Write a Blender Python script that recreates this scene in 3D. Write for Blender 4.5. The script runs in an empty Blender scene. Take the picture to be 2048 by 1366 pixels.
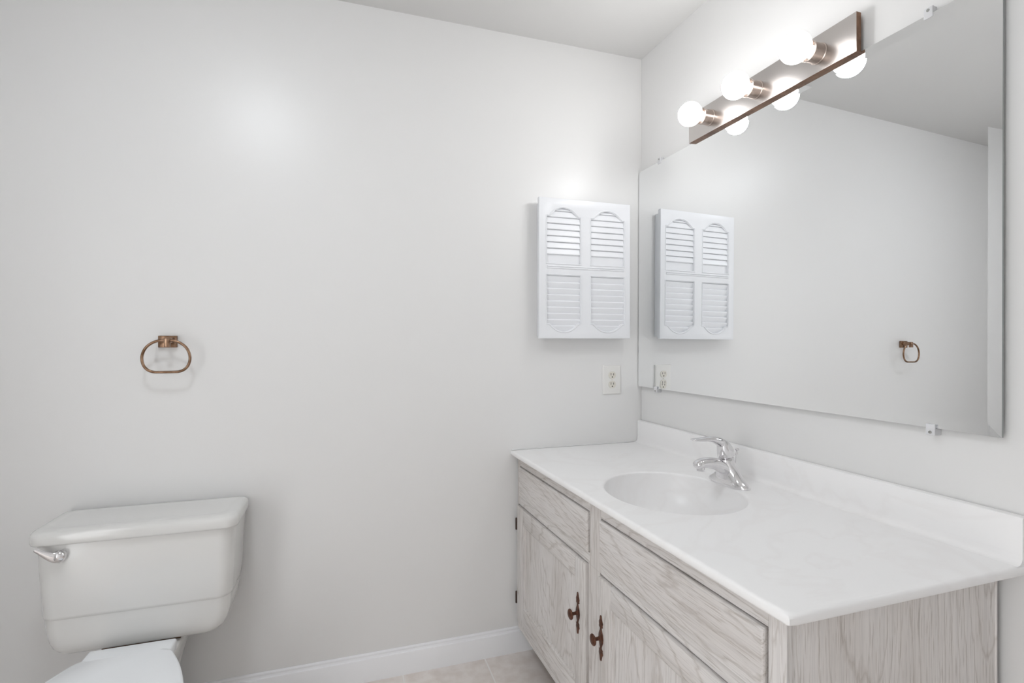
import bpy, bmesh, math, random
from mathutils import Vector, Matrix
random.seed(4)
PI = math.pi
sc = bpy.context.scene
COL = sc.collection

# ------------------------------------------------------------------ camera, world, lights, exposure
TH = 0.0298                       # the mirror wall is about 1.7 degrees out of square with the toilet wall
F_PX, YAW, CAM, HY = 1021.22, 0.3139, (-1.2093, -1.9199, 1.2238), 684.0
cam_d = bpy.data.cameras.new('camera'); cam = bpy.data.objects.new('camera', cam_d); COL.objects.link(cam)
cam_d.sensor_width = 36.0; cam_d.lens = 36.0 * F_PX / 2048.0
cam_d.shift_y = (HY - 683.0) / 2048.0
cam_d.clip_start = 0.05
cam.location = CAM; cam.rotation_euler = (PI / 2, 0, -YAW)
sc.camera = cam
sc.view_settings.view_transform = 'Standard'
sc.view_settings.look = 'None'
sc.view_settings.gamma = 1.0
sc.view_settings.use_curve_mapping = False
sc.view_settings.exposure = 0.10
BULB = 52.0                       # emission of the three vanity globes
DOME = 44.0                       # emission of the flush ceiling light behind the camera
DOOR_FILL = 3.5                         # fill light let in through an added, unseen doorway
w = bpy.data.worlds.new('world'); sc.world = w; w.use_nodes = True
w.node_tree.nodes['Background'].inputs[0].default_value = (0.985, 0.992, 1.0, 1)
w.node_tree.nodes['Background'].inputs[1].default_value = DOOR_FILL

# ------------------------------------------------------------------ materials
def mat(name, col, rough=0.5, metal=0.0, spec=0.5, **kw):
    m = bpy.data.materials.new(name); m.use_nodes = True
    b = m.node_tree.nodes['Principled BSDF']
    b.inputs['Base Color'].default_value = (*col, 1)
    b.inputs['Roughness'].default_value = rough
    b.inputs['Metallic'].default_value = metal
    b.inputs['Specular IOR Level'].default_value = spec
    for k, v in kw.items():
        b.inputs[k.replace('_', ' ')].default_value = v
    return m

def nodes(m):
    return m.node_tree.nodes, m.node_tree.links, m.node_tree.nodes['Principled BSDF']

def add_noise_bump(m, scale, strength, dist=0.001, stretch=(1, 1, 1), detail=4):
    n, l, b = nodes(m)
    tc = n.new('ShaderNodeTexCoord'); mp = n.new('ShaderNodeMapping'); mp.inputs['Scale'].default_value = stretch
    ns = n.new('ShaderNodeTexNoise'); ns.inputs['Scale'].default_value = scale; ns.inputs['Detail'].default_value = detail
    bp = n.new('ShaderNodeBump'); bp.inputs['Strength'].default_value = strength; bp.inputs['Distance'].default_value = dist
    l.new(tc.outputs['Object'], mp.inputs[0]); l.new(mp.outputs[0], ns.inputs['Vector'])
    l.new(ns.outputs['Fac'], bp.inputs['Height']); l.new(bp.outputs[0], b.inputs['Normal'])
    return m

def add_noise_color(m, scale, c1, c2, lo=0.35, hi=0.65, detail=6, stretch=(1, 1, 1)):
    n, l, b = nodes(m)
    tc = n.new('ShaderNodeTexCoord'); mp = n.new('ShaderNodeMapping'); mp.inputs['Scale'].default_value = stretch
    ns = n.new('ShaderNodeTexNoise'); ns.inputs['Scale'].default_value = scale; ns.inputs['Detail'].default_value = detail
    r = n.new('ShaderNodeValToRGB')
    r.color_ramp.elements[0].position = lo; r.color_ramp.elements[0].color = (*c1, 1)
    r.color_ramp.elements[1].position = hi; r.color_ramp.elements[1].color = (*c2, 1)
    l.new(tc.outputs['Object'], mp.inputs[0]); l.new(mp.outputs[0], ns.inputs['Vector'])
    l.new(ns.outputs['Fac'], r.inputs[0]); l.new(r.outputs[0], b.inputs['Base Color'])
    return m

M = {}
M['paint'] = add_noise_bump(mat('wall_paint', (0.79, 0.785, 0.778), 0.35, spec=0.5), 260, 0.12, 0.0006)
M['ceiling'] = add_noise_bump(mat('ceiling_paint', (0.70, 0.695, 0.685), 0.75, spec=0.2), 200, 0.1, 0.0006)
M['trim'] = mat('trim_paint', (0.90, 0.905, 0.92), 0.32)
M['porcelain'] = mat('porcelain', (0.74, 0.735, 0.72), 0.09, spec=0.5, Coat_Weight=0.3, Coat_Roughness=0.05)
M['seat'] = mat('seat_plastic', (0.88, 0.90, 0.92), 0.22)
M['plastic'] = mat('white_plastic', (0.84, 0.85, 0.875), 0.34)
M['ivory'] = mat('outlet_plastic', (0.80, 0.79, 0.765), 0.3)
M['ivory2'] = mat('receptacle_plastic', (0.74, 0.71, 0.64), 0.3)
M['slot'] = mat('slot_dark', (0.03, 0.028, 0.02), 0.6)
M['chrome'] = mat('chrome', (0.80, 0.79, 0.80), 0.06, 1.0)
M['nickel'] = add_noise_bump(mat('brushed_nickel', (0.63, 0.595, 0.575), 0.27, 1.0), 700, 0.10, 0.0004, (1, 0.02, 1))
M['copper_edge'] = add_noise_color(mat('aged_copper', (0.2, 0.1, 0.06), 0.42, 0.6), 30, (0.13, 0.065, 0.035), (0.27, 0.15, 0.09))
M['socket'] = mat('socket_nickel', (0.55, 0.47, 0.42), 0.24, 1.0)
M['bronze'] = add_noise_color(mat('antique_bronze', (0.2, 0.1, 0.06), 0.24, 0.9), 60, (0.17, 0.095, 0.055), (0.36, 0.235, 0.16))
M['copper_pull'] = add_noise_color(mat('antique_copper', (0.2, 0.08, 0.05), 0.40, 0.55), 120, (0.060, 0.024, 0.014), (0.15, 0.062, 0.036))
M['hinge'] = mat('dark_hinge', (0.06, 0.035, 0.028), 0.45, 0.6)
M['gap'] = mat('shaded_brown_wood', (0.07, 0.038, 0.018), 0.8)  # brown wood, darkened to carry the shade of gaps and toe space
M['caulk'] = mat('caulk', (0.84, 0.84, 0.84), 0.4)
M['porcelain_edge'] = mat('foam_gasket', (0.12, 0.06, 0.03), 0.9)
M['glass_edge'] = mat('mirror_edge', (0.30, 0.33, 0.32), 0.3)
M['mirror'] = mat('mirror_silver', (0.93, 0.94, 0.945), 0.0, 1.0)
M['clear'] = mat('clear_plastic', (0.93, 0.93, 0.95), 0.12, 0.0, Transmission_Weight=0.3, IOR=1.3)
M['screw'] = mat('steel_screw', (0.35, 0.35, 0.33), 0.35, 0.9)

def cultured_marble(name, base, vein):
    m = mat(name, base, 0.30, spec=0.5)
    n, l, b = nodes(m)
    tc = n.new('ShaderNodeTexCoord')
    ns = n.new('ShaderNodeTexNoise'); ns.inputs['Scale'].default_value = 3.0; ns.inputs['Detail'].default_value = 8
    ns.inputs['Distortion'].default_value = 1.6
    r = n.new('ShaderNodeValToRGB'); e = r.color_ramp.elements
    e[0].position = 0.46; e[0].color = (*base, 1); e[1].position = 0.56; e[1].color = (*base, 1)
    v = e.new(0.51); v.color = (*vein, 1)
    l.new(tc.outputs['Object'], ns.inputs['Vector']); l.new(ns.outputs['Fac'], r.inputs[0])
    l.new(r.outputs[0], b.inputs['Base Color'])
    return m
M['marble'] = cultured_marble('cultured_marble', (0.905, 0.897, 0.895), (0.885, 0.872, 0.868))

def wood(name, axis, seed, dark=1.0):
    """white-washed oak: contour lines of a stretched noise give the cathedral figure, a finer one the pores"""
    m = mat(name, (0.6, 0.56, 0.53), 0.48, spec=0.35)
    n, l, b = nodes(m)
    tc = n.new('ShaderNodeTexCoord')
    def noise(scale, stretch, detail, dist=0.0, off=0.0):
        mp = n.new('ShaderNodeMapping'); s = [1.0, 1.0, 1.0]; s['xyz'.index(axis)] = stretch
        mp.inputs['Scale'].default_value = s; mp.inputs['Location'].default_value = (seed + off, seed * 1.7, seed * 0.6 + off)
        t = n.new('ShaderNodeTexNoise'); t.inputs['Scale'].default_value = scale; t.inputs['Detail'].default_value = detail
        t.inputs['Distortion'].default_value = dist
        l.new(tc.outputs['Object'], mp.inputs[0]); l.new(mp.outputs[0], t.inputs['Vector'])
        return t.outputs['Fac']
    def math_(op, a, b_=None):
        x = n.new('ShaderNodeMath'); x.operation = op
        for i, v in enumerate((a, b_)):
            if v is None: continue
            if hasattr(v, 'links'): l.new(v, x.inputs[i])
            else: x.inputs[i].default_value = v
        return x.outputs[0]
    def ramp(v, pts):
        r = n.new('ShaderNodeValToRGB'); e = r.color_ramp.elements
        e[0].position, e[0].color = pts[0][0], (*pts[0][1], 1)
        e[1].position, e[1].color = pts[-1][0], (*pts[-1][1], 1)
        for p, c in pts[1:-1]:
            k = e.new(p); k.color = (*c, 1)
        l.new(v, r.inputs[0]); return r.outputs[0]
    fig = noise(4.6, 0.17, 1.0, 0.2)
    wig = noise(60, 0.25, 3.0, 0.0, 2.2)
    ring = math_('FRACT', math_('ADD', math_('MULTIPLY', fig, 26.0), math_('MULTIPLY', wig, 0.7)))
    pores = noise(330, 0.05, 3.0, 0.0, 3.1)
    fine = noise(420, 0.02, 2.0, 0.0, 7.3)
    cloud = noise(9, 0.3, 3.0, 0.0, 5.0)
    g = lambda v: (v, v, v)
    ringc = ramp(ring, [(0.0, (0.72, 0.69, 0.66)), (0.13, g(1.0)), (0.88, g(1.0)), (1.0, (0.80, 0.78, 0.76))])
    porec = ramp(pores, [(0.33, (0.70, 0.67, 0.64)), (0.44, g(1.0))])
    finec = ramp(fine, [(0.34, g(0.86)), (0.56, g(1.0))])
    cloudc = ramp(cloud, [(0.35, (0.63 * dark, 0.595 * dark, 0.57 * dark)), (0.62, (0.71 * dark, 0.682 * dark, 0.665 * dark))])
    def mul(a, b_, f=1.0):
        x = n.new('ShaderNodeMix'); x.data_type = 'RGBA'; x.blend_type = 'MULTIPLY'; x.inputs[0].default_value = f
        l.new(a, x.inputs[6]); l.new(b_, x.inputs[7]); return x.outputs[2]
    c = mul(mul(mul(cloudc, ringc, 0.75), porec, 0.75), finec, 0.8)
    l.new(c, b.inputs['Base Color'])
    bp = n.new('ShaderNodeBump'); bp.inputs['Strength'].default_value = 0.25; bp.inputs['Distance'].default_value = 0.0006
    l.new(pores, bp.inputs['Height']); l.new(bp.outputs[0], b.inputs['Normal'])
    return m
M['oak_v'] = wood('washed_oak_vertical', 'z', 1.3)
M['oak_h'] = wood('washed_oak_horizontal', 'y', 4.9)
M['oak_h2'] = wood('washed_oak_drawer', 'y', 9.4)
M['oak_panel'] = wood('washed_oak_panel', 'z', 6.2)
M['oak_side'] = wood('washed_oak_side', 'z', 2.7, 1.12)

def tile_floor():
    m = mat('floor_tile', (0.6, 0.55, 0.5), 0.35)
    n, l, b = nodes(m)
    tc = n.new('ShaderNodeTexCoord'); mp = n.new('ShaderNodeMapping')
    mp.inputs['Location'].default_value = (0.70, 0.29, 0)
    br = n.new('ShaderNodeTexBrick'); br.offset = 0.0; br.squash = 1.0
    br.inputs['Scale'].default_value = 1.0; br.inputs['Brick Width'].default_value = 0.311; br.inputs['Row Height'].default_value = 0.311
    br.inputs['Mortar Size'].default_value = 0.003; br.inputs['Mortar Smooth'].default_value = 0.2
    br.inputs['Mortar'].default_value = (0.88, 0.85, 0.82, 1)
    ns = n.new('ShaderNodeTexNoise'); ns.inputs['Scale'].default_value = 22; ns.inputs['Detail'].default_value = 8
    r = n.new('ShaderNodeValToRGB'); e = r.color_ramp.elements
    e[0].position = 0.35; e[0].color = (0.76, 0.69, 0.64, 1); e[1].position = 0.62; e[1].color = (0.85, 0.795, 0.755, 1)
    l.new(tc.outputs['Object'], mp.inputs[0]); l.new(mp.outputs[0], br.inputs['Vector'])
    l.new(tc.outputs['Object'], ns.inputs['Vector']); l.new(ns.outputs['Fac'], r.inputs[0])
    l.new(r.outputs[0], br.inputs['Color1']); l.new(r.outputs[0], br.inputs['Color2'])
    l.new(br.outputs['Color'], b.inputs['Base Color'])
    bp = n.new('ShaderNodeBump'); bp.invert = True; bp.inputs['Strength'].default_value = 0.5; bp.inputs['Distance'].default_value = 0.001
    l.new(br.outputs['Fac'], bp.inputs['Height']); l.new(bp.outputs[0], b.inputs['Normal'])
    return m
M['tile'] = tile_floor()

def emitter(name, col, strength):
    m = bpy.data.materials.new(name); m.use_nodes = True
    n, l, b = nodes(m)
    b.inputs['Base Color'].default_value = (0.9, 0.9, 0.9, 1)
    b.inputs['Emission Color'].default_value = (*col, 1); b.inputs['Emission Strength'].default_value = strength
    return m
M['bulb'] = emitter('lit_frosted_bulb', (0.985, 0.992, 1.0), BULB)
M['bulb_side'] = emitter('lit_frosted_bulb_side', (1.0, 0.995, 0.995), BULB * 0.20)
M['bulb_back'] = emitter('lit_frosted_bulb_back', (1.0, 0.99, 0.98), BULB * 0.04)
M['dome'] = emitter('lit_diffuser', (0.90, 0.95, 1.0), DOME)

# ------------------------------------------------------------------ mesh helpers
def nbm(): return bmesh.new()

def box(bm, x0, x1, y0, y1, z0, z1, bev=0.0, seg=2, mi=0):
    x0, x1 = min(x0, x1), max(x0, x1); y0, y1 = min(y0, y1), max(y0, y1); z0, z1 = min(z0, z1), max(z0, z1)
    vs = [bm.verts.new(p) for p in ((x0,y0,z0),(x1,y0,z0),(x1,y1,z0),(x0,y1,z0),(x0,y0,z1),(x1,y0,z1),(x1,y1,z1),(x0,y1,z1))]
    fs = [bm.faces.new([vs[i] for i in q]) for q in ((0,3,2,1),(4,5,6,7),(0,1,5,4),(1,2,6,5),(2,3,7,6),(3,0,4,7))]
    for f in fs: f.material_index = mi
    if bev > 0:
        es = list({e for f in fs for e in f.edges})
        r = bmesh.ops.bevel(bm, geom=es, offset=bev, segments=seg, profile=0.5, affect='EDGES')
        for f in r['faces']: f.material_index = mi
    return bm

def loft(bm, rings, closed=True, cap0=True, cap1=True, mi=0):
    R = [[bm.verts.new(p) for p in ring] for ring in rings]
    n = len(R[0])
    for a, b in zip(R[:-1], R[1:]):
        for i in range(n if closed else n - 1):
            j = (i + 1) % n
            try: bm.faces.new((a[i], a[j], b[j], b[i])).material_index = mi
            except ValueError: pass
    if cap0: bm.faces.new(R[0][::-1]).material_index = mi
    if cap1: bm.faces.new(R[-1]).material_index = mi
    return bm

def lathe(bm, prof, origin, axis, n=32, mi=0):
    """prof: (r, t) along axis from origin"""
    ax = Vector(axis).normalized(); u = ax.orthogonal().normalized(); v = ax.cross(u); o = Vector(origin)
    rings = [[o + ax * t + (u * math.cos(2*PI*i/n) + v * math.sin(2*PI*i/n)) * max(r, 1e-5) for i in range(n)] for r, t in prof]
    return loft(bm, rings, mi=mi)

def catmull(pts, k=8):
    P = [Vector(p) for p in pts]; out = []
    for i in range(len(P) - 1):
        p0 = P[max(i-1, 0)]; p1 = P[i]; p2 = P[i+1]; p3 = P[min(i+2, len(P)-1)]
        for j in range(k):
            t = j / k
            out.append(0.5 * ((2*p1) + (p2-p0)*t + (2*p0-5*p1+4*p2-p3)*t*t + (3*p1-p0-3*p2+p3)*t**3))
    out.append(P[-1]); return out

def sweep(bm, pts, radii, side, n=20, closed=False, mi=0):
    """elliptical tube; side = fixed sideways direction; radii = list of (r_side, r_up)"""
    side = Vector(side).normalized(); P = [Vector(p) for p in pts]; rings = []
    m = len(P)
    for i, p in enumerate(P):
        if closed: t = P[(i+1) % m] - P[i-1]
        else: t = P[min(i+1, m-1)] - P[max(i-1, 0)]
        t.normalize(); s = (side - t * side.dot(t)).normalized(); u = t.cross(s)
        rs, ru = radii[i] if isinstance(radii, list) else radii
        rings.append([p + s * rs * math.cos(2*PI*k/n) + u * ru * math.sin(2*PI*k/n) for k in range(n)])
    if closed:
        rings.append(rings[0])
        loft(bm, rings, cap0=False, cap1=False, mi=mi); bmesh.ops.remove_doubles(bm, verts=bm.verts, dist=1e-6)
    else: loft(bm, rings, mi=mi)
    return bm

def rrect(cx, cy, hx, hy, r, z, n=8):
    """rounded rectangle ring in the xy plane, r may be (back radius, front radius); front = -y"""
    rb, rf = r if isinstance(r, tuple) else (r, r)
    out = []
    for sx, sy, a0, rr in ((1, 1, 0, rb), (-1, 1, PI/2, rb), (-1, -1, PI, rf), (1, -1, 1.5*PI, rf)):
        for k in range(n + 1):
            a = a0 + PI/2 * k / n
            out.append((cx + sx*(hx-rr) + rr*math.cos(a), cy + sy*(hy-rr) + rr*math.sin(a), z))
    return out

def obj(name, bm, mats, parent=None, smooth=True, angle=35):
    """links the bmesh as one object; under a thing its vertices become relative to the thing's base"""
    base = Vector(parent['base_point']) if parent is not None and 'base_point' in parent.keys() else Vector((0, 0, 0))
    bmesh.ops.recalc_face_normals(bm, faces=bm.faces)
    bmesh.ops.translate(bm, verts=bm.verts, vec=-base)
    me = bpy.data.meshes.new(name); bm.to_mesh(me); bm.free()
    for m_ in (mats if isinstance(mats, (list, tuple)) else [mats]): me.materials.append(m_)
    if smooth:
        for p in me.polygons: p.use_smooth = True
        me.set_sharp_from_angle(angle=math.radians(angle))
    o = bpy.data.objects.new(name, me); COL.objects.link(o)
    if parent is not None:
        o.parent = parent; o['base_point'] = tuple(base)
    return o

def thing(name, label, cat, base=(0, 0, 0), on_mirror_wall=False, group=None):
    o = bpy.data.objects.new(name, None); COL.objects.link(o); o.empty_display_size = 0.05
    b = Vector(base); o['base_point'] = tuple(b)
    if on_mirror_wall:
        o.location = Matrix.Rotation(TH, 3, 'Z') @ b; o.rotation_euler = (0, 0, TH)
    else: o.location = b
    o['label'] = label; o['category'] = cat
    if group: o['group'] = group
    return o

def struct(name, bm, m, rot=0.0, smooth=False):
    o = obj(name, bm, m, None, smooth); o['kind'] = 'structure'; o.rotation_euler = (0, 0, rot); return o

def curve_mesh(loops, y_back, thick, bev=0.0):
    """filled outlines with holes in the xz plane, extruded towards -y from y_back"""
    cu = bpy.data.curves.new('outline', 'CURVE'); cu.dimensions = '2D'; cu.fill_mode = 'BOTH'
    cu.extrude = thick/2 - bev; cu.bevel_depth = bev; cu.bevel_resolution = 1; cu.offset = -bev
    for lp in loops:
        s = cu.splines.new('POLY'); s.points.add(len(lp) - 1); s.use_cyclic_u = True
        for i, (x, z) in enumerate(lp): s.points[i].co = (x, z, 0, 1)
    o = bpy.data.objects.new('outline', cu); COL.objects.link(o)
    bpy.context.view_layer.update()
    me = bpy.data.meshes.new_from_object(o.evaluated_get(bpy.context.evaluated_depsgraph_get()))
    bm = nbm(); bm.from_mesh(me)
    bpy.data.objects.remove(o); bpy.data.curves.remove(cu); bpy.data.meshes.remove(me)
    bmesh.ops.remove_doubles(bm, verts=bm.verts, dist=1e-6)
    for v in bm.verts:
        x, y, z = v.co; v.co = (x, y_back - thick/2 - z, y)
    return bm

# ------------------------------------------------------------------ room shell
H = 2.44; XL = -2.60; YF = -2.75
struct('floor', box(nbm(), XL - 0.1, 0.3, YF - 0.9, 0.1, -0.1, 0.0), M['tile'])
struct('ceiling', box(nbm(), XL - 0.1, 0.3, YF - 0.9, 0.1, H, H + 0.1), M['ceiling'])
struct('wall_back', box(nbm(), XL - 0.1, 0.1, 0.0, 0.1, 0.0, H), M['paint'])
LD0, LD1 = -1.50, -2.42                                         # unseen doorway added in the left wall for fill light
bm = nbm(); box(bm, XL - 0.1, XL, LD0, 0.0, 0.0, H); box(bm, XL - 0.1, XL, YF - 0.1, LD1, 0.0, H); box(bm, XL - 0.1, XL, LD1, LD0, 2.06, H)
struct('wall_left', bm, M['paint'])
struct('wall_right', box(nbm(), 0.0, 0.1, YF - 0.2, -0.001, 0.0, H), M['paint'], TH)
struct('wall_front', box(nbm(), XL, 0.09, YF - 0.1, YF, 0.0, H), M['paint'])
bm = nbm()
for y in (LD0 + 0.057, LD1): box(bm, XL, XL + 0.015, y - 0.057, y, 0.0, 2.117, 0.003)
box(bm, XL, XL + 0.015, LD1, LD0, 2.06, 2.117, 0.003)
struct('trim_1', bm, M['trim'])  # casing of the added doorway

def baseboard(name, x0, x1):
    prof = [(0.0, 0.0), (-0.0125, 0.0), (-0.0130, 0.079), (-0.0122, 0.0815), (-0.0105, 0.0822), (-0.0078, 0.0824), (-0.0062, 0.0850), (-0.0060, 0.0905), (-0.0068, 0.0930), (-0.0058, 0.0960), (-0.0030, 0.0978), (0.0, 0.098)]
    bm = nbm(); loft(bm, [[(x, y, z) for y, z in prof] for x in (x0, x1)])
    return struct(name, bm, M['trim'], 0, True)
baseboard('baseboard_back', XL, -0.03)

# ------------------------------------------------------------------ flush ceiling light (behind and above the camera)
t = thing('ceiling_light', 'round white flush ceiling light near the middle of the ceiling', 'lamp', (-1.62, -1.08, H))
obj('base', lathe(nbm(), [(0.0, 0.0), (0.135, 0.0), (0.135, 0.018), (0.12, 0.022), (0.0, 0.022)], (-1.62, -1.08, H), (0, 0, -1), 48), M['trim'], t)
prof = [(0.12 * math.cos(a), 0.0225 + 0.05 * math.sin(a)) for a in [i * PI / 2 / 10 for i in range(11)]]
obj('diffuser', lathe(nbm(), [(0.0, 0.0225)] + prof, (-1.62, -1.08, H), (0, 0, -1), 48), M['dome'], t)

# ------------------------------------------------------------------ toilet
TX = -1.7745
t = thing('toilet', 'white two-piece toilet against the wall below the bronze towel ring', 'toilet', (TX, -0.25, 0.0))
def tank_ring(z, hx, yf, rf, yb=-0.018):
    return rrect(TX, (yf + yb)/2, hx, (yb - yf)/2, (0.012, rf), z, 10)
rings = [tank_ring(z, hx, yf, rf) for z, hx, yf, rf in (
    (0.352, 0.1690, -0.170, 0.030), (0.3535, 0.1820, -0.182, 0.033), (0.357, 0.1930, -0.190, 0.034), (0.364, 0.2040, -0.1965, 0.035), (0.375, 0.2130, -0.2005, 0.036),
    (0.392, 0.2210, -0.2025, 0.038), (0.415, 0.2260, -0.2035, 0.038), (0.440, 0.2295, -0.204, 0.039), (0.4595, 0.2315, -0.2045, 0.040),
    (0.4610, 0.2320, -0.2048, 0.040), (0.4625, 0.2332, -0.2062, 0.041), (0.470, 0.2350, -0.2075, 0.041), (0.54, 0.2390, -0.2085, 0.042), (0.678, 0.2460, -0.2105, 0.042))]
tank = obj('tank', loft(nbm(), rings), M['porcelain'], t, angle=60)
def lid_ring(z, inset, k=0.0):
    return rrect(TX, (-0.006 - 0.222)/2, 0.255 - inset, 0.108 - inset, (0.022, 0.036), z, 10)
rings = [lid_ring(0.6715, 0.011), lid_ring(0.6695, 0.006), lid_ring(0.6715, 0.0015), lid_ring(0.676, 0.0), lid_ring(0.693, 0.0), lid_ring(0.7, 0.0012), lid_ring(0.7055, 0.005),
         lid_ring(0.7085, 0.011), lid_ring(0.7095, 0.018), lid_ring(0.7095, 0.028), lid_ring(0.7090, 0.034), lid_ring(0.7085, 0.042)]
obj('tank_lid', loft(nbm(), rings), M['porcelain'], t, angle=60)
bm = nbm()                                                     # flush lever: round hub with a drooping-to-rising arm
hub = (-1.952, -0.2085, 0.641)
lathe(bm, [(0.0, 0.0), (0.015, 0.0), (0.0165, 0.004), (0.0165, 0.012), (0.0135, 0.0185), (0.008, 0.022), (0.0, 0.0235)], hub, (0, -1, 0), 28)
pts = catmull([(-1.949, -0.222, 0.641), (-1.961, -0.226, 0.6415), (-1.975, -0.229, 0.6500), (-1.988, -0.2315, 0.6610), (-1.9985, -0.2335, 0.6705)], 6)
n_ = len(pts); rad = []
for i in range(n_):
    u = i/(n_-1); rad.append((0.0052 if i else 0.003, (0.0115*(1-u)**1.6 + 0.0062) * (0.5 if i == n_-1 else 1)))
sweep(bm, pts, rad, (0, 1, 0), 18)
obj('flush_lever', bm, M['chrome'], t)['label'] = 'chrome flush lever'

def outline(z, half, sc=1.0, grow=0.0):
    """symmetric toilet outline from (y, half width) stations, rear to front"""
    P = catmull([(h * sc + (grow if h > 0 else 0), y, z) for y, h in half], 5)
    right = [(TX + max(p.x, 0), p.y, z) for p in P]
    return right + [(2*TX - p[0], p[1], z) for p in right[-2:0:-1]]
LID = [(-0.297, 0.0), (-0.297, 0.070), (-0.301, 0.105), (-0.33, 0.126), (-0.39, 0.155), (-0.465, 0.182), (-0.53, 0.197), (-0.58, 0.200), (-0.63, 0.190), (-0.672, 0.16), (-0.702, 0.11), (-0.717, 0.055), (-0.72, 0.0)]
SEAT = [(-0.292, 0.0), (-0.292, 0.070), (-0.297, 0.105)] + LID[3:]
BOWL = [(-0.055, 0.0), (-0.055, 0.060), (-0.06, 0.095), (-0.16, 0.100), (-0.27, 0.102), (-0.33, 0.116), (-0.39, 0.146), (-0.465, 0.172), (-0.53, 0.187), (-0.58, 0.190), (-0.63, 0.167), (-0.67, 0.140), (-0.697, 0.095), (-0.71, 0.05), (-0.713, 0.0)]
def low(k): return [(y if y > -0.3 else -0.3 + (y + 0.3) * k, h) for y, h in BOWL]
rings = [outline(0.0, low(0.75), 0.62, 0.02), outline(0.02, low(0.74), 0.60, 0.018), outline(0.12, low(0.70), 0.56, 0.01), outline(0.20, low(0.78), 0.66), outline(0.27, low(0.90), 0.86),
         outline(0.315, low(0.98), 0.97), outline(0.338, BOWL, 1.0), outline(0.344, BOWL, 0.985), outline(0.3455, BOWL, 0.96)]
obj('bowl', loft(nbm(), rings), M['porcelain'], t, angle=60)
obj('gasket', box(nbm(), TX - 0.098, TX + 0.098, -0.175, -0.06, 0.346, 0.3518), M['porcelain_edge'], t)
obj('seat', loft(nbm(), [outline(0.346, SEAT, 0.985), outline(0.350, SEAT), outline(0.362, SEAT), outline(0.366, SEAT, 0.985)]), M['seat'], t, angle=50)
obj('seat_lid', loft(nbm(), [outline(0.3665, LID, 0.985), outline(0.370, LID), outline(0.380, LID), outline(0.384, LID, 0.985), outline(0.3855, LID, 0.95)]), M['seat'], t, angle=50)
obj('hinge_bar', box(nbm(), TX - 0.1045, TX + 0.1045, -0.2965, -0.232, 0.346, 0.378, 0.006, 3), M['seat'], t)

# ------------------------------------------------------------------ towel ring
t = thing('towel_ring', 'antique bronze towel ring mounted on the wall above the toilet', 'towel ring', (-1.757, 0.0, 1.22))
box_ = box(nbm(), -1.784, -1.731, -0.012, -0.0005, 1.206, 1.244, 0.002)
obj('wall_plate', box_, M['bronze'], t)
bm = nbm(); box(bm, -1.7545, -1.7375, -0.058, -0.0115, 1.2205, 1.2375, 0.002); box(bm, -1.7540, -1.7380, -0.059, -0.044, 1.208, 1.236, 0.002)
obj('post', bm, M['bronze'], t)
cx, yz = -1.7495, -0.051
pts = [(0.0, 0.0535), (0.018, 0.052), (0.037, 0.045), (0.053, 0.032), (0.0625, 0.014), (0.0655, -0.006), (0.061, -0.026), (0.050, -0.040), (0.035, -0.0465), (0.018, -0.0475), (0.0, -0.0475)]
full = pts + [(-x, z) for x, z in pts[-2:0:-1]]
P = [Vector((cx + x, yz, 1.1765 + z)) for x, z in full]
ext = P[-2:] + P + P[:3]; sm = catmull(ext, 5)
sm = sm[10:10 + 5 * len(P)]
ring = obj('ring', sweep(nbm(), sm, (0.0042, 0.0042), (0, 1, 0), 14, closed=True), M['bronze'], t)

# ------------------------------------------------------------------ electrical outlet
t = thing('electrical_outlet', 'white duplex electrical outlet on the wall under the louvered cabinet', 'outlet', (-0.1455, 0, 1.065))
ox, oz = -0.1455, 1.065
bm = nbm(); rings = []
def zrect(x, z, hx, hz, r, y, n=6):
    return [(p[0], y, p[1]) for p in rrect(x, z, hx, hz, r, 0, n)]
rings = [zrect(ox, oz, 0.0425, 0.061, 0.003, -0.0002), zrect(ox, oz, 0.0425, 0.061, 0.003, -0.003), zrect(ox, oz, 0.0395, 0.058, 0.003, -0.0062), zrect(ox, oz, 0.034, 0.052, 0.003, -0.0068)]
obj('cover_plate', loft(bm, rings), M['ivory'], t)
for dz in (0.0195, -0.0195):
    bm = nbm(); z0 = oz + dz; ring_ = []
    for i in range(36):
        a = 2*PI*i/36; ring_.append((0.0172*math.cos(a), max(-0.0142, min(0.0142, 0.0172*math.sin(a)))))
    def rr_(k, y): return [(ox + x*k, y, z0 + z*k) for x, z in ring_]
    loft(bm, [rr_(1.0, -0.006), rr_(1.0, -0.0082), rr_(0.94, -0.009)])
    box(bm, ox - 0.0075, ox - 0.0052, -0.0093, -0.0085, z0 - 0.001, z0 + 0.009, mi=1)
    box(bm, ox + 0.0050, ox + 0.0073, -0.0093, -0.0085, z0 - 0.001, z0 + 0.008, mi=1)
    lathe(bm, [(0.0, 0.0), (0.0028, 0.0), (0.0028, 0.0008), (0.0, 0.0008)], (ox, -0.0085, z0 - 0.0078), (0, -1, 0), 12, mi=1)
    obj('receptacle', bm, [M['ivory2'], M['slot']], t)
obj('screw', lathe(nbm(), [(0.0, 0.0), (0.0032, 0.0), (0.0028, 0.0015), (0.0, 0.002)], (ox, -0.0066, oz), (0, -1, 0), 14), M['ivory2'], t)

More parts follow.
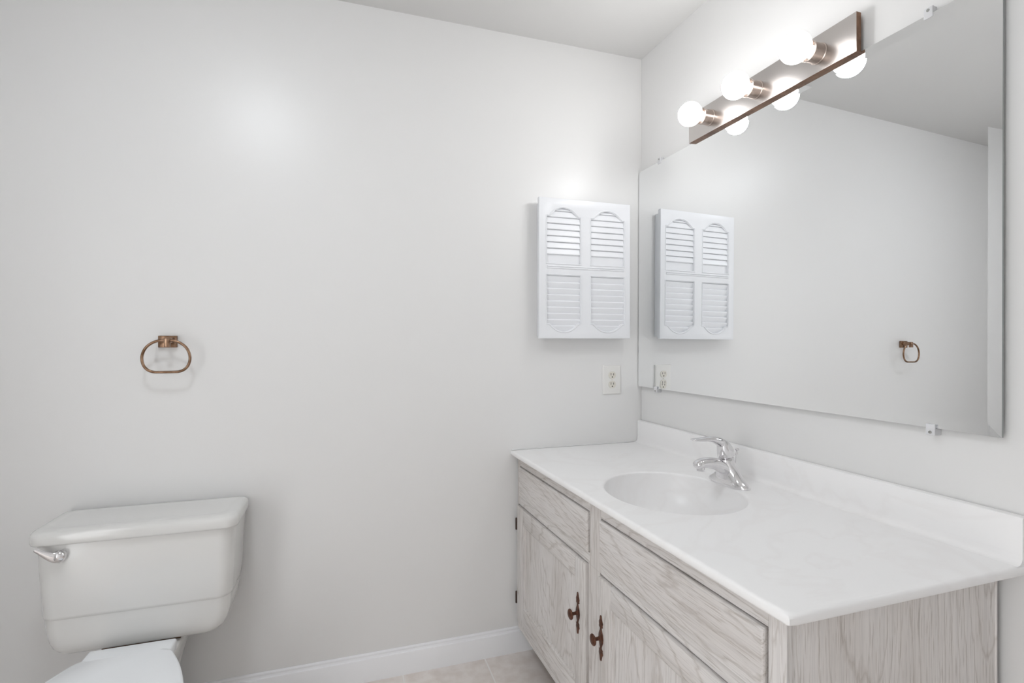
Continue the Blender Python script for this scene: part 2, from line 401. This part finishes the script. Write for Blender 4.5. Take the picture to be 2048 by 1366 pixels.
# ------------------------------------------------------------------ louvered medicine cabinet
t = thing('medicine_cabinet', 'white wall cabinet with four louvered panels beside the mirror', 'cabinet', (-0.2905, 0, 1.238))
DX0, DX1, DZ0, DZ1, YD = -0.4925, -0.0885, 1.238, 1.7925, -0.055
obj('body', box(nbm(), DX0 + 0.012, DX1 - 0.012, -0.035, -0.0005, DZ0 + 0.01, DZ1 - 0.012, 0.001), M['plastic'], t)
def arch(x0, x1, zs, zt, ze, flip=False, n=20):
    """opening outline: straight sides, small shoulders at zs, arch up to zt; ze = straight end"""
    w_ = x1 - x0; sh = 0.10 * w_; s = -1 if flip else 1
    pts = [(x0, ze), (x1, ze), (x1, zs), (x1 - sh * 0.8, zs)]
    xa, xb = x1 - sh * 0.8, x0 + sh * 0.8; xm = (xa + xb)/2; hw = (xa - xb)/2
    for k in range(1, n):
        u = 1 - 2 * k / n
        h = (1 - abs(u)**2.1)
        h = h * (0.8 + 0.2 * (1 - abs(u)**8))
        pts.append((xm + hw * u, zs + (zt - zs) * h))
    pts += [(xb, zs), (x0, zs)]
    return pts
cols = ((-0.4585, -0.3155), (-0.2665, -0.1175))
UP = (1.720, 1.755, 1.536); LO = (1.298, 1.266, 1.487)
holes = []
for x0, x1 in cols:
    holes.append(arch(x0, x1, UP[0], UP[1], UP[2])); holes.append(arch(x0, x1, LO[0], LO[1], LO[2], True))
outer = [(DX0, DZ0), (DX1, DZ0), (DX1, DZ1), (DX0, DZ1)]
door_bm = curve_mesh([outer] + holes, YD + 0.014, 0.014, 0.0015)
box(door_bm, DX0 + 0.001, DX1 - 0.001, YD + 0.0125, YD + 0.019, DZ0 + 0.001, DZ1 - 0.001)
# raised bead round each opening, and the double bead across the middle rail
for h_ in holes:
    cx_ = sum(p[0] for p in h_)/len(h_); cz_ = (max(p[1] for p in h_) + min(p[1] for p in h_))/2
    P = [Vector((p[0] + (0.0035 if p[0] > cx_ else -0.0035), YD - 0.0002, p[1] + (0.0035 if p[1] > cz_ else -0.0035))) for p in h_]
    sweep(door_bm, P, (0.0022, 0.0022), (0, 1, 0), 8, closed=True)
for z in (1.5235, 1.5165):
    sweep(door_bm, [(cols[0][0], YD - 0.0002, z), (-0.3, YD - 0.0002, z), (cols[1][1], YD - 0.0002, z)], (0.0028, 0.0030), (0, 0, 1), 8)
door = obj('door', door_bm, M['plastic'], t)
def louvers(x0, x1, z0, z1, upper):
    bm = nbm(); p = 0.0246; yb = YD + 0.0124
    if upper:
        prof = [(yb, z0), (YD + 0.0085, z0), (YD + 0.0085, 1.570)]; z = 1.572
    else:
        prof = [(yb, z0)]; z = 1.463 - 9 * p
    while z < z1:
        a, b = z, z + p
        if upper: seg = [(a, YD + 0.0028), (a + 0.0022, YD + 0.0024), (b - 0.0020, YD + 0.0084), (b - 0.0018, YD + 0.0118)]
        else: seg = [(a, YD + 0.0110), (b - 0.0062, YD + 0.0030), (b - 0.0045, YD + 0.0028), (b - 0.0004, YD + 0.0066), (b - 0.0001, YD + 0.0108)]
        for zz, yy in seg:
            if z0 <= zz <= z1: prof.append((yy, zz))
        z += p
    prof.append((yb, z1))
    loft(bm, [[(x, y, zz) for y, zz in prof] for x in (x0 - 0.001, x1 + 0.001)])
    return bm
for x0, x1 in cols:
    obj('louver_panel', louvers(x0, x1, UP[2] - 0.001, UP[1] + 0.002, True), M['plastic'], t, angle=20)
    obj('louver_panel', louvers(x0, x1, LO[1] - 0.002, LO[2] + 0.001, False), M['plastic'], t, angle=20)

# ------------------------------------------------------------------ mirror and its clips (frame of the mirror wall)
MX = -0.0156; MY0, MY1, MZ0, MZ1 = -0.0035, -1.261, 1.035, 1.950; BV = 0.024
t = thing('wall_mirror', 'large frameless mirror with a polished edge band on the wall above the vanity', 'mirror', (0, -0.63, 1.035), True)
bm = nbm()
TILT = 0.004                                                  # leans back a little: its foot stands off the wall
def yz_ring(x, ins): return [(x, MY0 - ins, MZ0 + ins), (x, MY1 + ins, MZ0 + ins), (x, MY1 + ins, MZ1 - ins), (x, MY0 - ins, MZ1 - ins)]
loft(bm, [yz_ring(MX - 0.0009, 0.0), yz_ring(MX, BV)], cap0=False)
for v in bm.verts: v.co.x += TILT * (v.co.z - 1.4925)
obj('mirror_glass', bm, M['mirror'], t, smooth=False)
bm = nbm(); loft(bm, [yz_ring(-0.0008, 0.03), yz_ring(MX + 0.0048, 0.03), yz_ring(MX + 0.0048, 0.0), yz_ring(MX - 0.0009, 0.0)], cap1=False)
for v in bm.verts:
    if v.co.x < -0.005: v.co.x += TILT * (v.co.z - 1.4925)
obj('backing', bm, M['glass_edge'], t, smooth=False)

def clip(y, z, up, label):
    c = thing('mirror_clip', label, 'clip', (0, y, z), True, 'clear plastic mirror clips')
    s = 1 if up else -1; q = 0.004 if up else -0.004
    bm = nbm()
    box(bm, -0.0125, -0.0008, y - 0.009, y + 0.009, z + s*0.0005, z + s*0.0155, 0.0015)
    box(bm, -0.0205 + q, -0.0168 + q, y - 0.009, y + 0.009, z - s*0.0085, z + s*0.0155, 0.0012)
    box(bm, -0.018 + q, -0.0115, y - 0.009, y + 0.009, z + s*0.0008, z + s*0.0153)
    obj('clip_body', bm, M['clear'], c)
    obj('screw', lathe(nbm(), [(0.0, 0.0), (0.0034, 0.0), (0.0030, 0.0016), (0.0, 0.0024)], (-0.0204 + q, y, z + s*0.009), (-1, 0, 0), 14), M['screw'], c)
clip(-0.148, MZ1, True, 'clear plastic clip on the top edge of the mirror, near the room corner')
clip(-1.128, MZ1, True, 'clear plastic clip on the top edge of the mirror, right of the lamps')
clip(-0.133, MZ0, False, 'clear plastic clip on the bottom edge of the mirror, over the reflected outlet')
clip(-1.137, MZ0, False, 'clear plastic clip on the bottom edge of the mirror, above the backsplash at right')

# ------------------------------------------------------------------ vanity light
t = thing('vanity_light', 'brushed nickel light bar with three lit globe bulbs above the mirror', 'lamp', (0, -0.655, 2.0), True)
LX = -0.030
bm = nbm(); box(bm, LX, -0.0137, -0.975, -0.346, 1.9485, 2.0475, mi=1)
for f in bm.faces:
    if all(abs(v.co.x - LX) < 1e-6 for v in f.verts): f.material_index = 0
obj('backplate', bm, [M['nickel'], M['copper_edge']], t, smooth=False)
obj('mounting_box', box(nbm(), -0.0137, -0.0005, -0.93, -0.39, 1.958, 2.036), M['nickel'], t, smooth=False)
ZB = 1.997
for y in (-0.455, -0.660, -0.870):
    bm = nbm()
    lathe(bm, [(0.0, 0.0), (0.0270, 0.0), (0.0270, 0.003), (0.0250, 0.0045), (0.0250, 0.033), (0.0264, 0.0345), (0.0264, 0.0385), (0.0240, 0.0395), (0.0230, 0.028), (0.0, 0.028)], (LX - 0.0002, y, ZB), (-1, 0, 0), 40)
    so = obj('socket', bm, M['socket'], t)
    R = 0.0395; c0 = 0.082
    prof = [(0.0, 0.0285), (0.0155, 0.0285), (0.0160, 0.042), (0.0185, 0.0475)]
    a0 = math.acos(-(c0 - 0.0515) / R)
    for i in range(25):
        a = a0 * (1 - i/24.0); prof.append((R * math.sin(a), c0 + R * math.cos(a)))
    bm = lathe(nbm(), prof, (LX - 0.0002, y, ZB), (-1, 0, 0), 40)
    for f in bm.faces:
        d = (LX - 0.0002 - c0) - f.calc_center_median().x            # > 0 in front of the globe's centre
        f.material_index = 0 if d > 0.006 else (1 if d > -0.012 else 2)
    bl = obj('globe_bulb', bm, [M['bulb'], M['bulb_side'], M['bulb_back']], t, angle=80)
    bl['label'] = 'lit frosted white globe bulb'

# ------------------------------------------------------------------ vanity cabinet (frame of the mirror wall)
XF = -0.567; CT = 0.7775; CB = 0.105; YN = -1.253; FT = 0.019
t = thing('vanity_cabinet', 'white-washed oak vanity cabinet under the sink top', 'cabinet', (-0.28, -0.63, 0.0), True)
bm = nbm()
box(bm, XF + FT, -0.020, YN + 0.0005, YN + 0.016, 0.0, CT, mi=0)            # near side panel
box(bm, XF + FT, -0.021, -0.016, -0.001, CB, CT, mi=0)
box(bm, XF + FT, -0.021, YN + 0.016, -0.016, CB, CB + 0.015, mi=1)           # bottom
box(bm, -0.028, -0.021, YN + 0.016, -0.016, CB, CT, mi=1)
box(bm, XF + 0.075, XF + 0.09, YN + 0.016, 0.0, 0.0, CB, mi=1)            # toe kick, under-cabinet shade put into its colour
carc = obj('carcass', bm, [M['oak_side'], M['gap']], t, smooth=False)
# scribe strip between the side panel and the wall
obj('scribe_strip', box(nbm(), -0.0235, -0.0195, YN - 0.0020, YN + 0.0104, 0.0, CT - 0.001, 0.001), M['oak_side'], t)
G = 0.0030                                                     # gap round drawers and doors
dr = [(-0.030, -0.585, 0.626, 0.739), (-0.655, -1.213, 0.620, 0.739)]
dd = [(-0.012, -0.577, 0.138, 0.588), (-0.650, -1.213, 0.138, 0.586)]
bm = nbm(); xb = XF + FT
def fr(y0, y1, z0, z1, mi): box(bm, XF, xb, y0, y1, z0, z1, 0.0006, 1, mi)
fr(0.0, dr[0][0] + G, dd[0][3] + G, CT, 0)                                     # far stile above the door
fr(0.0, dd[0][0] + G, CB, dd[0][3] + G, 0)
fr(dr[0][1] - G, dr[1][0] + G, dd[0][3] + G, CT, 0); fr(dd[0][1] - G, dd[1][0] + G, CB, dd[0][3] + G, 0)   # centre stile
fr(dr[1][1] - G, YN, CB, CT, 0)                                                # near stile
for (y0, y1, z0, z1), (a0, a1, b0, b1) in zip(dr, dd):
    fr(y0 + G, y1 - G, z1 + G, CT, 1)                                          # top rail
    fr(y0 + G, y1 - G, b1 + G, z0 - G, 1)                                      # middle rail
    fr(a0 + G, a1 - G, CB, b0 - G, 1)                                          # bottom rail
obj('face_frame', bm, [M['oak_v'], M['oak_h']], t, smooth=False)
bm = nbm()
for y0, y1, z0, z1 in dr + dd:                                                 # dark strips paint the gap shade over brown stained edges
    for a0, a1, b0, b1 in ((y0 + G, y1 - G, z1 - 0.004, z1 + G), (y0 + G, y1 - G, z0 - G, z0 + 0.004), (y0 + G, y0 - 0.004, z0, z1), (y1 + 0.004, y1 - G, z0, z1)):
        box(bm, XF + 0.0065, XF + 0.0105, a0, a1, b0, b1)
obj('gap_shade_strip', bm, M['gap'], t, smooth=False)
PR = 0.009
def prism_bar(bm, quad, x0, x1, bev, mi):
    """mitre-free bar given by four (y, z) corners, extruded in x with a small bevel"""
    ys = [q[0] for q in quad]; zs = [q[1] for q in quad]
    box(bm, x0, x1, min(ys), max(ys), min(zs), max(zs), bev, 2, mi)

for y0, y1, z0, z1 in dr:
    bm = nbm()
    rings = []
    for ins, x in ((0.0, XF + 0.018), (0.0, XF - PR + 0.0045), (0.0015, XF - PR + 0.002), (0.0045, XF - PR), ):
        rings.append([(x, y0 - ins, z0 + ins), (x, y1 + ins, z0 + ins), (x, y1 + ins, z1 - ins), (x, y0 - ins, z1 - ins)])
    loft(bm, rings)
    obj('drawer_front', bm, M['oak_h2'], t, angle=20)

def pull(y, z, door_part):
    half = [(0.0, 0.0615), (0.0022, 0.0600), (0.0040, 0.0500), (0.0080, 0.0415), (0.0062, 0.0335), (0.0078, 0.0310), (0.0020, 0.0285), (0.0028, 0.0230), (0.0078, 0.0110), (0.0092, 0.0)]
    right = half + [(w_, -h_) for w_, h_ in half[-2::-1]]
    lp = right + [(-w_, h_) for w_, h_ in right[-2:0:-1]]
    bm = nbm(); xs = XF - PR
    rings = [[(x, y + a * k * 1.35, z + b * (1 - (1-k)*0.06)) for a, b in lp] for x, k in ((xs + 0.0004, 1.0), (xs - 0.0014, 1.0), (xs - 0.0028, 0.72))]
    loft(bm, rings)
    p = obj('pull_backplate', bm, M['copper_pull'], door_part)
    bm = nbm()
    lathe(bm, [(0.0, 0.0), (0.0072, 0.0), (0.0058, 0.003), (0.0046, 0.008), (0.0050, 0.0165), (0.0085, 0.0185), (0.0142, 0.0205), (0.0153, 0.0228), (0.0142, 0.0252), (0.0090, 0.0280), (0.0, 0.0290)], (xs - 0.002, y, z), (-1, 0, 0), 28)
    obj('knob', bm, M['copper_pull'], door_part)

for k, (y0, y1, z0, z1) in enumerate(dd):
    bm = nbm(); SW = 0.066; RW = 0.060; BW = 0.072
    xo, xi = XF - PR, XF + 0.012
    box(bm, xo, xi, y0, y0 - SW, z0, z1, 0.0028, 2, 0); box(bm, xo, xi, y1 + SW, y1, z0, z1, 0.0028, 2, 0)
    box(bm, xo, xi, y0 - SW, y1 + SW, z1 - RW, z1, 0.0020, 2, 1); box(bm, xo, xi, y0 - SW, y1 + SW, z0, z0 + BW, 0.0020, 2, 1)
    dp = obj('cabinet_door', bm, [M['oak_v'], M['oak_h']], t, angle=40)
    # bead stepping down to the flat panel
    iy0, iy1, iz0, iz1 = y0 - SW, y1 + SW, z0 + BW, z1 - RW
    bm = nbm()
    R4 = lambda x, i: [(x, iy0 - i, iz0 + i), (x, iy1 + i, iz0 + i), (x, iy1 + i, iz1 - i), (x, iy0 - i, iz1 - i)]
    loft(bm, [R4(XF + 0.006, -0.001), R4(xo + 0.0028, -0.0005), R4(xo + 0.0022, 0.002), R4(xo + 0.0045, 0.0065), R4(XF + 0.001, 0.0085), R4(XF + 0.001, 0.0090)], cap0=False, cap1=False)
    obj('panel_molding', bm, M['oak_v'], dp, angle=20)
    obj('panel', box(nbm(), XF + 0.0005, XF + 0.006, iy0 + 0.0005, iy1 - 0.0005, iz0 - 0.0005, iz1 + 0.0005), M['oak_panel'], dp, smooth=False)
    if k == 0:
        pull(-0.532, 0.426, dp)
        for hz in (0.510, 0.222):
            bm = nbm(); lathe(bm, [(0.0, 0.0), (0.0036, 0.0), (0.0042, 0.001), (0.0042, 0.045), (0.0036, 0.046), (0.0, 0.046)], (XF - 0.006, 0.001, hz - 0.023), (0, 0, 1), 16)
            box(bm, XF - 0.0035, XF - 0.0002, -0.008, 0.001, hz - 0.022, hz + 0.022)
            obj('hinge', bm, M['hinge'], dp)
    else:
        pull(-0.668, 0.426, dp)

# ------------------------------------------------------------------ countertop with moulded basin and backsplash
ZT, ZL = 0.797, 0.7785
t = thing('countertop', 'white cultured marble vanity top with moulded oval basin and backsplash', 'sink', (-0.3, -0.64, ZL), True)
EC = (-0.336, -0.654); EA, EB = 0.187, 0.210
corners = [(-0.0012, -0.0015), (-0.592, 0.0162), (-0.592, -1.281), (-0.0012, -1.298)]
def edge_ring(ins, z):
    """points on the slab outline at the same angles as the basin ring"""
    cs = [(-0.0012, -0.0015 - ins), (-0.592 + ins, 0.0162 - ins), (-0.592 + ins, -1.281 + ins), (-0.0012, -1.298 + ins)]
    out = []
    for a in ANG:
        d = (math.cos(a), math.sin(a)); best = None
        for i in range(4):
            p, q = cs[i], cs[(i+1) % 4]; ex, ey = q[0]-p[0], q[1]-p[1]
            det = d[0]*(-ey) + d[1]*ex
            if abs(det) < 1e-9: continue
            rx, ry = p[0]-EC[0], p[1]-EC[1]
            tt = (rx*(-ey) + ry*ex)/det; uu = (d[0]*ry - d[1]*rx)/det
            if tt > 0 and -1e-6 <= uu <= 1 + 1e-6: best = tt if best is None else min(best, tt)
        out.append((EC[0] + d[0]*best, EC[1] + d[1]*best, z))
    return out
ANG = sorted([2*PI*i/120 for i in range(120)] + [math.atan2(c[1]-EC[1], c[0]-EC[0]) % (2*PI) for c in corners])
def ell(k, z): return [(EC[0] + EA*k*math.cos(a), EC[1] + EB*k*math.sin(a), z) for a in ANG]
# basin ring uses the polar angle, so remap to the direction angle
def ell(ka, kb, z, dx=0.0):
    out = []
    for a in ANG:
        A, B = ka, kb; r_ = A*B / math.sqrt((B*math.cos(a))**2 + (A*math.sin(a))**2)
        out.append((EC[0] + dx + r_*math.cos(a), EC[1] + r_*math.sin(a), z))
    return out
bowl = []
DEP = 0.135
for i in range(25):
    u = math.sin(i/24.0 * PI/2)                                                 # 0 drain .. 1 rim
    k = 0.12 + 0.88 * u
    z = ZT - 0.004 - DEP * (1 - k**3.2)**0.62
    bowl.append(ell(EA*k, EB*k, z, 0.012*(1-u)))
rings = bowl + [ell(EA*1.008, EB*1.008, ZT - 0.0018), ell(EA*1.025, EB*1.022, ZT - 0.0003), ell(EA*1.05, EB*1.045, ZT),
                ell(EA*1.22, EB*1.25, ZT), edge_ring(0.010, ZT), edge_ring(0.006, ZT), edge_ring(0.002, ZT - 0.0015), edge_ring(0.0, ZT - 0.005), edge_ring(0.0, ZL + 0.004), edge_ring(0.003, ZL),
                edge_ring(0.02, ZL), ell(EA*1.12, EB*1.1, ZL)]
under = [ell(EA*(0.12+0.88*u) + 0.008, EB*(0.12+0.88*u) + 0.008, ZT - 0.012 - DEP * (1 - (0.12+0.88*u)**3.2)**0.62, 0.012*(1-u)) for u in (1.0, 0.99, 0.96, 0.9, 0.8, 0.65, 0.45, 0.2, 0.0)]
obj('slab_and_basin', loft(nbm(), rings + under), M['marble'], t, angle=45)
# backsplash with a cove at its foot
prof = [(-0.0010, ZT - 0.0005), (-0.0010, 0.886), (-0.004, 0.8885), (-0.0165, 0.8885), (-0.0198, 0.8872), (-0.0212, 0.884), (-0.0214, 0.815), (-0.0222, 0.8075), (-0.0248, 0.802), (-0.030, 0.7982), (-0.038, ZT + 0.0002), (-0.038, ZT - 0.0005)]
bm = nbm()
loft(bm, [[(x, y0_, z) for x, z in prof] for y0_ in (-0.0015, -1.2875)] +
     [[(x * (0.995), -1.2945, ZT + (z - ZT) * 0.992) for x, z in prof]])
obj('backsplash', bm, M['marble'], t, angle=30)
bm = nbm(); lathe(bm, [(0.0, 0.0), (0.0235, 0.0), (0.0245, 0.002), (0.021, 0.0035), (0.014, 0.0042), (0.0, 0.006)], (EC[0] + 0.0105, EC[1], ZT - 0.004 - DEP*(1 - 0.12**3.2)**0.62 - 0.0002), (0, 0, 1), 28)
obj('drain', bm, M['chrome'], t)['label'] = 'chrome drain stopper'
sweep_pts = [(-0.040, 0.0000, ZT + 0.001), (-0.3, 0.0072, ZT + 0.001), (-0.588, 0.0155, ZT + 0.001)]
obj('caulk_line', sweep(nbm(), sweep_pts, (0.0022, 0.0016), (0, 1, 0), 8), M['caulk'], t)

# ------------------------------------------------------------------ faucet
FX, FY = -0.133, -0.655
t = thing('faucet', 'chrome single-lever faucet standing behind the basin', 'faucet', (FX, FY, ZT), True)
def sup(cx_, cy_, hx, hy, z, e=2.3, n=36, tilt=0.0):
    out = []
    for i in range(n):
        a = 2*PI*i/n; c, s = math.cos(a), math.sin(a)
        x = hx * abs(c)**(2/e) * (1 if c >= 0 else -1); y = hy * abs(s)**(2/e) * (1 if s >= 0 else -1)
        out.append((cx_ + x, cy_ + y, z + tilt * x))
    return out
bm = nbm()
loft(bm, [sup(FX + dx, FY, hx, hy, ZT + z, e, tilt=tl) for dx, hx, hy, z, e, tl in (
    (0, 0.0270, 0.0790, 0.0002, 2.2, 0), (0, 0.0275, 0.0795, 0.004, 2.2, 0), (0, 0.0262, 0.0760, 0.009, 2.1, 0), (0, 0.0250, 0.0680, 0.014, 2.1, 0),
    (0, 0.0245, 0.0590, 0.020, 2.1, 0), (0, 0.0245, 0.0500, 0.028, 2.1, 0), (0, 0.0240, 0.0410, 0.038, 2.1, 0), (-0.004, 0.0235, 0.0335, 0.050, 2.1, 0),
    (-0.008, 0.0225, 0.0275, 0.062, 2.1, 0), (-0.010, 0.0220, 0.0245, 0.072, 2.1, 0.1), (-0.011, 0.0215, 0.0235, 0.078, 2.1, 0.2), (-0.011, 0.0150, 0.0170, 0.081, 2.2, 0.2))])
body = obj('base_body', bm, M['chrome'], t, angle=70)
bm = nbm()
pts = catmull([(FX + 0.008, FY, ZT + 0.030), (FX - 0.018, FY, ZT + 0.048), (FX - 0.050, FY, ZT + 0.064), (FX - 0.085, FY, ZT + 0.070), (FX - 0.108, FY, ZT + 0.068), (FX - 0.122, FY, ZT + 0.060)], 6)
n_ = len(pts); rad = []
for i in range(n_):
    u = i/(n_-1); e = 1.0 if u < 0.86 else math.sqrt(max(0.12, 1 - ((u-0.86)/0.145)**2))
    rad.append(((0.0265 - 0.0100*u) * e, (0.0215 - 0.0100*u) * e))
sweep(bm, pts, rad, (0, 1, 0), 24)
obj('spout', bm, M['chrome'], t, angle=70)
obj('aerator', lathe(nbm(), [(0.0, 0.0), (0.0105, 0.0), (0.0115, 0.002), (0.0115, 0.013), (0.0, 0.013)], (FX - 0.104, FY, ZT + 0.0465), (0.12, 0, 1), 24), M['chrome'], t)
bm = nbm()
loft(bm, [sup(FX + dx, FY, hx, hy, ZT + z, 2.1, tilt=tl) for dx, hx, hy, z, tl in (
    (-0.011, 0.0205, 0.0215, 0.0825, 0.2), (-0.011, 0.0232, 0.0240, 0.086, 0.2), (-0.012, 0.0236, 0.0245, 0.096, 0.15), (-0.014, 0.0226, 0.0238, 0.107, 0.05),
    (-0.017, 0.0205, 0.0222, 0.118, -0.1), (-0.021, 0.0175, 0.0195, 0.127, -0.2), (-0.025, 0.0125, 0.0140, 0.134, -0.25), (-0.027, 0.004, 0.005, 0.1375, -0.25))])
pts = catmull([(FX - 0.012, FY, ZT + 0.106), (FX - 0.026, FY, ZT + 0.123), (FX - 0.048, FY, ZT + 0.1335), (FX - 0.072, FY, ZT + 0.139), (FX - 0.105, FY, ZT + 0.1395), (FX - 0.136, FY, ZT + 0.1405)], 6)
n_ = len(pts); rad = []
for i in range(n_):
    u = i/(n_-1); e = 1.0 if u < 0.93 else math.sqrt(max(0.1, 1 - ((u-0.93)/0.072)**2))
    rad.append(((0.0200 - 0.0085*u) * e, (0.0150*(1-u)**1.3 + 0.0034) * e))
sweep(bm, pts, rad, (0, 1, 0), 24)
obj('lever_handle', bm, M['chrome'], t, angle=70)
bm = nbm()
lathe(bm, [(0.0, 0.0), (0.0020, 0.0), (0.0020, 0.078), (0.0034, 0.080), (0.0036, 0.086), (0.0024, 0.088), (0.0028, 0.091), (0.0062, 0.0945), (0.0066, 0.0975), (0.0050, 0.0995), (0.0, 0.100)], (FX + 0.0185, FY, ZT + 0.006), (0.13, 0, 1), 18)
obj('lift_rod', bm, M['chrome'], t)

# helper data no longer needed
for o in bpy.data.objects:
    if 'base_point' in o.keys(): del o['base_point']
